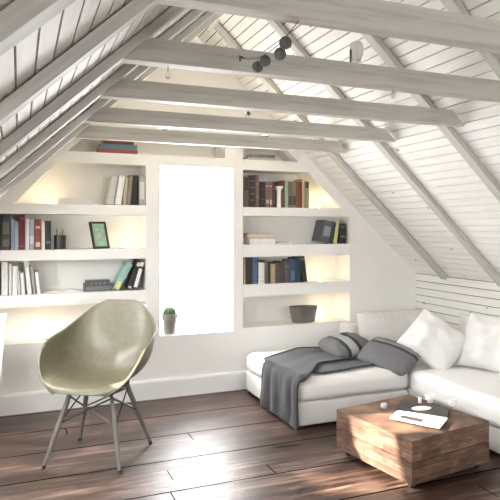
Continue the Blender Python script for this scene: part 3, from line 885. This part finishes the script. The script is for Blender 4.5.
def pillow(name, size, thick, mat, loc, rot, label, cat='pillow', group=None, seed=0, n=34, wrinkle=.012, pinch=.07, gather=False):
    W, H = size[0]/2, size[1]/2; bm = bmesh.new(); rows = [[], []]
    for side in (0, 1):
        g = []
        for i in range(n+1):
            row = []
            for j in range(n+1):
                u, v_ = -1+2*i/n, -1+2*j/n
                a = (max(0, 1-abs(u)**2.4)*max(0, 1-abs(v_)**2.4))**.42
                x = u*W*(1-pinch*(1-v_*v_)*abs(u)); y = v_*H*(1-pinch*(1-u*u)*abs(v_))
                z_ = thick/2*a
                sg = 1 if side else -1
                w_ = noise.noise(V((u*2.1+seed, v_*2.1, sg*3)))*wrinkle
                # folds radiating from the corners
                for cx, cy in ((-1, -1), (1, -1), (-1, 1), (1, 1)):
                    dx, dy = u-cx, v_-cy; rr = math.hypot(dx, dy)
                    if rr < 1.2: w_ += math.sin(math.atan2(dy, dx)*9+seed+cx*2)*.006*max(0, 1-rr/1.2)*min(1, rr*3)
                if gather: w_ += math.sin(u*34+noise.noise(V((u*3, seed, 0)))*2)*.012*max(0, v_-.30)*1.6
                e = min(1, a*1.6)
                row.append((x, y, sg*(z_)+w_*e))
            g.append(row)
        rows[side] = g
    top = [[bm.verts.new(p) for p in r] for r in rows[1]]
    bot = [[(top[i][j] if i in (0, n) or j in (0, n) else bm.verts.new(rows[0][i][j])) for j in range(n+1)] for i in range(n+1)]
    for g, fl in ((top, 0), (bot, 1)):
        for i in range(n):
            for j in range(n):
                q = (g[i][j], g[i+1][j], g[i+1][j+1], g[i][j+1]); bm.faces.new(q[::-1] if fl else q)
    o = finish(name, bm, mat, smooth=True); 
    M = rot.to_4x4(); M.translation = V(loc); o.matrix_world = M
    return tag(o, label, cat, group)
def axis_rot(normal, xdir):
    z = V(normal).normalized(); x = V(xdir); x = (x-z*x.dot(z)).normalized(); y = z.cross(x)
    return Matrix((x, y, z)).transposed()
def face_rot(normal, upish, roll=0):
    z = V(normal).normalized(); x = V(upish).cross(z).normalized(); y = z.cross(x)
    m = Matrix((x, y, z)).transposed()
    return m @ Matrix.Rotation(R(roll), 3, 'Z')
WP = 'white pillows on the sofa'
pillow('pillow', (.38, .32), .22, M_PILLOW, (2.635, 3.21, .475), face_rot((-.58, -.70, .48), (0, 0, 1), -35), 'large white pillow leaning in the sofa corner, left of its twin', group=WP, seed=1, wrinkle=.035, pinch=.02)
pillow('pillow', (.42, .38), .21, M_PILLOW, (2.90, 2.93, .487), face_rot((-.80, -.42, .45), (0, 0, 1), -4), 'large white pillow at the right picture edge on the sofa', group=WP, seed=4, wrinkle=.035)
pillow('pillow', (.34, .28), .09, M_PILLOW, (3.02, 3.20, .50), face_rot((-.9, -.2, .3), (0, 0, 1), 4), 'small white pillow tucked behind the two large white ones', group=WP, seed=8, wrinkle=.02)
pillow('back_cushion', (.66, .28), .13, M_SOFA, (2.82, 3.935, .44), face_rot((0, -.97, .22), (0, 0, 1), 0), 'long white back cushion with a ruched top edge against the shelf wall', 'cushion', seed=3, gather=True, pinch=.02)
GP = 'grey striped cushions on the chaise'
pillow('striped_cushion', (.29, .30), .14, M_STRIPE, (2.235, 3.70, .385), axis_rot((-.12, -.16, 1), (.1, -1, -.05)), 'grey cushion with light and dark stripes lying by the wall on the throw', 'cushion', GP, seed=12, wrinkle=.008, pinch=-.10)
pillow('striped_cushion', (.37, .25), .12, M_STRIPE2, (2.365, 3.345, .372), axis_rot((-.42, -.34, .95), (.36, -.75, -.20)), 'dark grey cushion with two thin black stripes drooping off the chaise edge', 'cushion', GP, seed=15, wrinkle=.008, pinch=-.08)

# throw
def throw():
    bm = bmesh.new(); nu, nv = 90, 44; g = []
    Hh = SZ+.012
    for i in range(nu+1):
        u = i/nu; s = u*1.12       # length along the cloth: first .27 m hangs
        row = []
        for j in range(nv+1):
            v = j/nv
            hang = .285
            # width edges (y) narrow as the cloth runs to the back right
            uu = max(0, (s-hang)/(1.12-hang))
            ss = min(1, uu/.38); ss = ss*ss*(3-2*ss); yf = 3.165+.27*ss+.06*uu ; yb = 3.71+.24*min(1, uu*2.2)-.20*max(0, uu-.5)
            y = yf+(yb-yf)*v
            fold = math.sin(v*16+s*3)*.5+math.sin(v*7.3+1.2+s*2)*.6+noise.noise(V((s*4, v*5, 2)))*.8
            if s < hang:
                k = (hang-s)/hang
                x = 1.578-.012*k-abs(fold)*.016*(.3+k); z = .026+s*(Hh-.03)/hang*1.0
                z = min(z, Hh-.02)
                y += .045*k*(v-.5)*1.1+.012*fold*k-.02*k
                if s > hang*.8:
                    kk = (s-hang*.8)/(hang*.2); z = .026+(Hh-.03)*(.8+.2*math.sin(kk*PI/2)); x += .028*(1-math.cos(kk*PI/2))
            else:
                x = 1.606+(s-hang)*.98; z = Hh+.016+.009*fold*(.35+.4*uu)
                x += .02*math.sin(v*5)
                # front edge bends over the cushion rounding
                ex = max(0, 3.235-y); z -= ex*ex*6.0
            row.append(bm.verts.new((x, y, z)))
        g.append(row)
    for a, b in zip(g, g[1:]):
        for k in range(nv): bm.faces.new((a[k], a[k+1], b[k+1], b[k]))
    under = bmesh.new(); g2 = []
    for i in range(41):
        u = i/40; row = []
        for j in range(17):
            v = j/16; x = 1.70+.68*u; yf = 3.225+.13*u; y = yf+(3.62-yf)*v
            if i < 6: y = yf+.02*(6-i)+(3.62-yf)*v
            f = noise.noise(V((x*6, y*7, 4)))
            z = Hh+.006+.005*f-max(0, 3.235-y)**2*6
            row.append(under.verts.new((x, y, z)))
        g2.append(row)
    for a, b in zip(g2, g2[1:]):
        for k in range(16): under.faces.new((a[k], a[k+1], b[k+1], b[k]))
    edge_front = [r[0].co.copy() for r in g]; edge_back = [r[-1].co.copy() for r in g]
    o = finish('throw_blanket', bm, M_THROW, smooth=True)
    m = o.modifiers.new('s', 'SOLIDIFY'); m.thickness = .007; m.offset = 1
    lo = finish('folded_layer', under, M_THROW, o, smooth=True)
    m = lo.modifiers.new('s', 'SOLIDIFY'); m.thickness = .005; m.offset = -1
    tag(o, 'charcoal grey wool throw draped over the left end of the chaise', 'blanket')
    for e in (edge_front, edge_back):
        b2 = bmesh.new(); tube(b2, [p+V((0, 0, .003)) for p in e], .0038, 6); finish('edge_trim', b2, M_TRIM, o)
throw()

# ------------------------------------------------------------------ COFFEE TABLE
zb = .036; zt_ = .247
c0 = on_z(412, 486, zb); cl = on_z(337, 447.5, zb); cr = on_z(489, 461.5, zb)
ex = (cr-c0); ey = (cl-c0); angt = math.atan2(ex.y, ex.x)
WX, WYY = ex.length, ey.length
ct = thing('coffee_table', 'square block coffee table of rough brown sawn wood on casters', 'table', (c0.x, c0.y, 0), angt)
zm = (zb+zt_)/2
bm = bmesh.new(); box(bm, 0, WX, 0, WYY, zb, zm-.002); finish('lower_block', bm, M_BLOCK, ct, bevel=.003)
bm = bmesh.new(); box(bm, 0, WX, 0, WYY, zm+.002, zt_); finish('upper_block', bm, M_BLOCK, ct, bevel=.004)
bm = bmesh.new(); box(bm, .01, WX-.01, .01, WYY-.01, zm-.002, zm+.002); finish('joint', bm, M_DARKGAP, ct)
for x, y in ((.045, .045), (WX-.045, .045), (.045, WYY-.045), (WX-.045, WYY-.045)):
    bm = bmesh.new(); M = Matrix.Translation((x, y, .0175)) @ Matrix.Rotation(PI/2, 4, 'X')
    lathe(bm, [(.0, -.009), (.0175, -.009), (.0175, .009), (0, .009)], 16, M); box(bm, x-.012, x+.012, y-.012, y+.012, .028, zb)
    finish('caster', bm, M_BLACKP, ct)

# things on the table
zt_ += .0006
def quad_slab(pts, z, h, name, mat, parent=None):
    bm = bmesh.new(); c = sum(pts, V((0, 0, 0)))/len(pts)
    prism_pts = [(p.x-c.x, p.y-c.y) for p in pts]
    a = [bm.verts.new((x, y, 0)) for x, y in prism_pts]; b = [bm.verts.new((x, y, h)) for x, y in prism_pts]
    bm.faces.new(a[::-1]); bm.faces.new(b); n = len(a)
    for i in range(n): bm.faces.new((a[i], a[(i+1) % n], b[(i+1) % n], b[i]))
    return bm, V((c.x, c.y, z))
def Q(*ps, z=None): return [on_z(x, y, zt_ if z is None else z) for x, y in ps]
# black picture book beneath
pts = Q((396, 411), (401, 401.5), (450, 411), (446, 423))
bm, c = quad_slab(pts, zt_, .012, 'book', None)
t = thing('picture_book', 'black picture book with a white oval lying on the coffee table', 'book', c)
finish('cover', bm, M_BLACKP, t, bevel=.001)
ov = on_z(421.5, 408, zt_+.013)-c; bm = bmesh.new()
lathe(bm, [(.0, 0), (.058, 0), (.058, .0006), (0, .0006)], 32, Matrix.Translation((ov.x, ov.y, .0125)) @ Matrix.Rotation(R(-6), 4, 'Z'), sx=1, sy=.62)
finish('cover_oval', bm, M_CERAMIC, t)
# white magazine on top, towards the viewer
pts = [on_z(x, y, zt_+.013) for x, y in ((389.5, 418.5), (397.5, 411), (448, 418.5), (439.5, 429))]
bm, c = quad_slab(pts, zt_+.0130, .004, 'mag', None)
t = thing('magazine', 'white magazine with a dark photo strip at the front of the coffee table', 'magazine', c)
finish('pages', bm, simple('bright_paper', 'F1F0ED', .5, .03), t)
pts2 = [on_z(x, y, zt_+.0172) for x, y in ((399, 417.5), (402, 415), (423.5, 419), (421.5, 422.5))]
bm, c2 = quad_slab(pts2, 0, .0005, 'ph', None); o = finish('cover_photo', bm, simple('dark_photo', '4a4644', .4, .5, 40), t); o.location = (c2.x-c.x, c2.y-c.y, .0042)
for k in range(4):
    pts2 = [on_z(x, y, zt_+.0172) for x, y in ((427, 419.2+k*1.6), (427.3, 418.7+k*1.6), (440, 420.8+k*1.6), (439.7, 421.3+k*1.6))]
    bm, c2 = quad_slab(pts2, 0, .0004, 'tx', None); o = finish('text_line', bm, simple('grey_print', 'a5a4a2', .6), t); o.location = (c2.x-c.x, c2.y-c.y, .0042)
# cups
def cup(px, py, r, h, label, ang=0):
    p = on_z(px, py, zt_)
    t = thing('cup', label, 'cup', (p.x, p.y, zt_), ang, 'white cups on the coffee table')
    bm = bmesh.new(); lathe(bm, [(.0, 0), (r*.55, 0), (r*.6, .002), (r*.85, h*.4), (r, h), (r*.92, h), (r*.75, h*.35), (r*.5, .006), (0, .006)], 24); finish('bowl', bm, M_CERAMIC, t, smooth=True)
    bm = bmesh.new(); tube(bm, [(r*.85+math.sin(a)*h*.32, 0, h*.55+math.cos(a)*h*.3) for a in [PI*k/8 for k in range(9)]], .0028, 6); finish('handle', bm, M_CERAMIC, t, smooth=True)
cup(430, 402.5, .026, .045, 'white cup with handle at the far edge of the coffee table, left one', R(100))
cup(452, 406.5, .026, .040, 'white cup near the right rear corner of the coffee table', R(-160))
p = on_z(420, 404.5, zt_); bm = bmesh.new(); lathe(bm, [(.0, 0), (.011, 0), (.012, .004), (.008, .02), (.011, .038), (.009, .04), (0, .036)], 16)
tag(finish('salt_shaker', bm, M_CERAMIC, smooth=True, loc=(p.x, p.y, zt_)), 'tiny white shaker left of the cups on the coffee table', 'shaker')
p = on_z(384, 408.5, zt_); bm = bmesh.new(); lathe(bm, [(.0, 0), (.013, 0), (.019, .008), (.020, .020), (.014, .031), (.012, .031), (.017, .02), (.016, .009), (0, .004)], 20)
tag(finish('tealight_glass', bm, M_FROST, smooth=True, loc=(p.x, p.y, zt_)), 'small round frosted tealight glass at the left of the coffee table', 'candle holder')

# ------------------------------------------------------------------ HANGING THINGS
# pompom string from under the nearest beam to the front of the second
A = V((at(299, 22, 1.35).x, 1.35, BZ)); B = V((at(243, 58, 1.861).x, 1.861, at(243, 58, 1.861).z))
t = thing('pompom_string', 'string of four dark grey cotton balls hanging between the two nearest beams', 'garland', A)
def sagp(u): 
    p = A.lerp(B, u); p.z -= .035*4*u*(1-u); return p
bm = bmesh.new(); tube(bm, [sagp(k/20)-A for k in range(21)], .0013, 5); tube(bm, [B-A, B-A+V((-.012, -.002, .004)), B-A+V((-.012, -.004, -.012))], .004, 6); finish('string', bm, M_CHAR, t)
def nearest_u(px):
    best = min((abs((lambda q: 250+FPX*((q.x*CS-q.y*SN)/(q.x*SN+q.y*CS)))(sagp(k/400))-px), k/400) for k in range(401)); return best[1]
for px, py, r in ((285.5, 43, 6.3), (280, 54, 6.0), (265, 61, 5.6), (257.5, 67, 5.4)):
    u = nearest_u(px); q = sagp(u); d = q.x*SN+q.y*CS
    zc = CAMZ-(py-228)/FPX*d
    bm = bmesh.new(); sphere(bm, (0, 0, 0), r/FPX*d, 20, bumpy=.12); 
    tube(bm, [(0, 0, r/FPX*d*.8), (q.x-q.x, 0, max(q.z-zc, r/FPX*d))], .0011, 4)
    bmesh.ops.translate(bm, verts=bm.verts, vec=(q.x-A.x, q.y-A.y, zc-A.z))
    finish('cotton_ball', bm, M_CHAR, t, smooth=True)

# lantern standing on the second beam
zb2 = BZ+BH+.001
yL = 1.891
t = thing('lantern', 'white frosted glass lantern with a small stand on the second tie beam', 'lantern', (at(356.5, 60, yL).x, yL, zb2))
bm = bmesh.new(); lathe(bm, [(.0, .012), (.010, .012), (.013, .018), (.021, .026), (.025, .04), (.025, .07), (.020, .084), (.010, .088), (0, .088)], 24); finish('glass_shade', bm, M_CERAMIC, t, smooth=True)
bm = bmesh.new()
for a in (0, PI/2, PI, 3*PI/2): tube(bm, [(.021*math.cos(a), .021*math.sin(a), 0), (.016*math.cos(a), .016*math.sin(a), .018)], .0012, 5)
tube(bm, [(.018*math.cos(2*PI*k/16), .018*math.sin(2*PI*k/16), .016) for k in range(17)], .0015, 5); finish('stand', bm, simple('white_wire', 'd9d7d0', .4), t)
bm = bmesh.new(); box(bm, -.028, -.0245, -.004, .004, .0, .055); finish('side_clip', bm, M_CAP, t)

def bulb(px, py0, py1, Y, label, dark=False):
    a, b = at(px, py0, Y), at(px, py1, Y)
    t = thing('hanging_bulb', label, 'light bulb', (b.x, Y, b.z), 0, 'small hanging bulbs between the beams')
    L = BZ-b.z if False else a.z-b.z
    bm = bmesh.new(); tube(bm, [(0, 0, L), (0, 0, .03)], .0015, 5); finish('cord', bm, M_CAP, t)
    bm = bmesh.new(); lathe(bm, [(.006, .018), (.007, .02), (.006, .034), (0, .034)], 12); finish('socket', bm, M_CAP, t)
    bm = bmesh.new(); lathe(bm, [(0, -.006), (.007, -.003), (.010, .005), (.006, .018), (0, .02)], 14); finish('bulb_glass', bm, M_FROST, t, smooth=True)
def hang(px, py, Y, label):   # hangs from the underside of a tie beam
    b = at(px, py, Y)
    t = thing('hanging_bulb', label, 'light bulb', (b.x, Y, b.z), 0, 'small bulbs hanging under the beams')
    L = BZ-b.z
    bm = bmesh.new(); tube(bm, [(0, 0, L), (0, 0, .014)], .0016, 5); finish('cord', bm, M_CAP, t)
    bm = bmesh.new(); lathe(bm, [(0, -.008), (.006, -.005), (.009, .002), (.006, .012), (0, .016)], 14); finish('bulb_glass', bm, M_FROST, t, smooth=True)
hang(168, 77, 1.89, 'tiny bulb hanging under the left part of the second tie beam')
hang(393, 96.5, 1.89, 'tiny bulb hanging under the right part of the second tie beam')
# small round spotlight on the front of the fourth beam
p = at(247.5, 113, 3.02)
t = thing('beam_spotlight', 'small white round spotlight fixed on the fourth tie beam', 'spotlight', (p.x, 3.02, p.z-.004))
Mx = Matrix.Rotation(PI/2, 4, 'X')
bm = bmesh.new(); lathe(bm, [(.0, .0), (.020, 0), (.021, .004), (.020, .022), (.015, .024), (.012, .016), (0, .016)], 20, Mx); finish('housing', bm, M_CERAMIC, t)
bm = bmesh.new(); lathe(bm, [(.0, .0165), (.011, .0165), (0, .019)], 16, Mx); finish('lens', bm, M_GREYP, t)

puck(.85, BZ+BH+.0005, 'added warm round lamp hidden on top of the farthest tie beam, left one', 1.3, beamY[4]+.026)  # hidden pair added for the warm glow at the gable top
puck(1.55, BZ+BH+.0005, 'added warm round lamp hidden on top of the farthest tie beam, right one', 1.3, beamY[4]+.026)
# tapered white planter at the left edge
p = at(0, 318, 3.7)
t = thing('floor_planter', 'tall tapered white planter cut by the left picture edge', 'planter', (p.x-.085, 3.78, 0))
hP = at(6, 318, 3.7).z
bm = bmesh.new(); q = .7
prof = [(.0, 0), (.075, 0), (.08, .006), (.165, hP-.02), (.168, hP), (.158, hP), (.150, hP-.04), (0, hP-.04)]
lathe(bm, prof, 4, Matrix.Rotation(R(45), 4, 'Z')); finish('pot', bm, M_CERAMIC, t, bevel=.004)
bm = bmesh.new(); box(bm, -.1, .1, -.1, .1, hP-.0395, hP-.03); finish('soil', bm, M_SOIL, t)

# ------------------------------------------------------------------ LIGHT
wd = D.worlds.new('world'); scene.world = wd; wd.use_nodes = True
bg = wd.node_tree.nodes['Background']; bg.inputs[0].default_value = (.975, .985, 1, 1); bg.inputs[1].default_value = 22.0
def portal(loc, rot, sx, sy):
    l = D.lights.new('window_portal', 'AREA'); l.shape = 'RECTANGLE'; l.size = sx; l.size_y = sy; l.cycles.is_portal = True
    o = D.objects.new('window_portal', l); COL.objects.link(o); o.location = loc; o.rotation_euler = rot
portal((1.25, WY+ND+.06, 1.08), (R(-90), 0, 0), .6, 1.3)
portal((1.25, REAR-.2, 1.25), (R(90), 0, 0), .8, .8)
ang = math.atan(SL)
for s in SKYS:
    xm = (s[0]+s[1])/2; portal((xm-SL*cosA*.09, (s[2]+s[3])/2, ZK+SL*(xm-XL)+cosA*.09), (0, -ang, 0), (s[1]-s[0])/cosA, s[3]-s[2])
sun = D.lights.new('sun', 'SUN'); sun.energy = 22; sun.angle = R(1.2); sun.color = (1, .9, .76)
so = D.objects.new('sun', sun); COL.objects.link(so)
sd = V((2.06, -.80, -1.04)).normalized()
so.rotation_euler = sd.to_track_quat('-Z', 'Y').to_euler()

vs = scene.view_settings
vs.view_transform = 'Standard'; vs.look = 'None'; vs.exposure = .62; vs.gamma = 1; vs.use_curve_mapping = False
scene.cycles.max_bounces = 10; scene.cycles.diffuse_bounces = 7; scene.cycles.use_denoising = True
scene.cycles.sample_clamp_indirect = 8
scene.cycles.caustics_reflective = False; scene.cycles.caustics_refractive = False
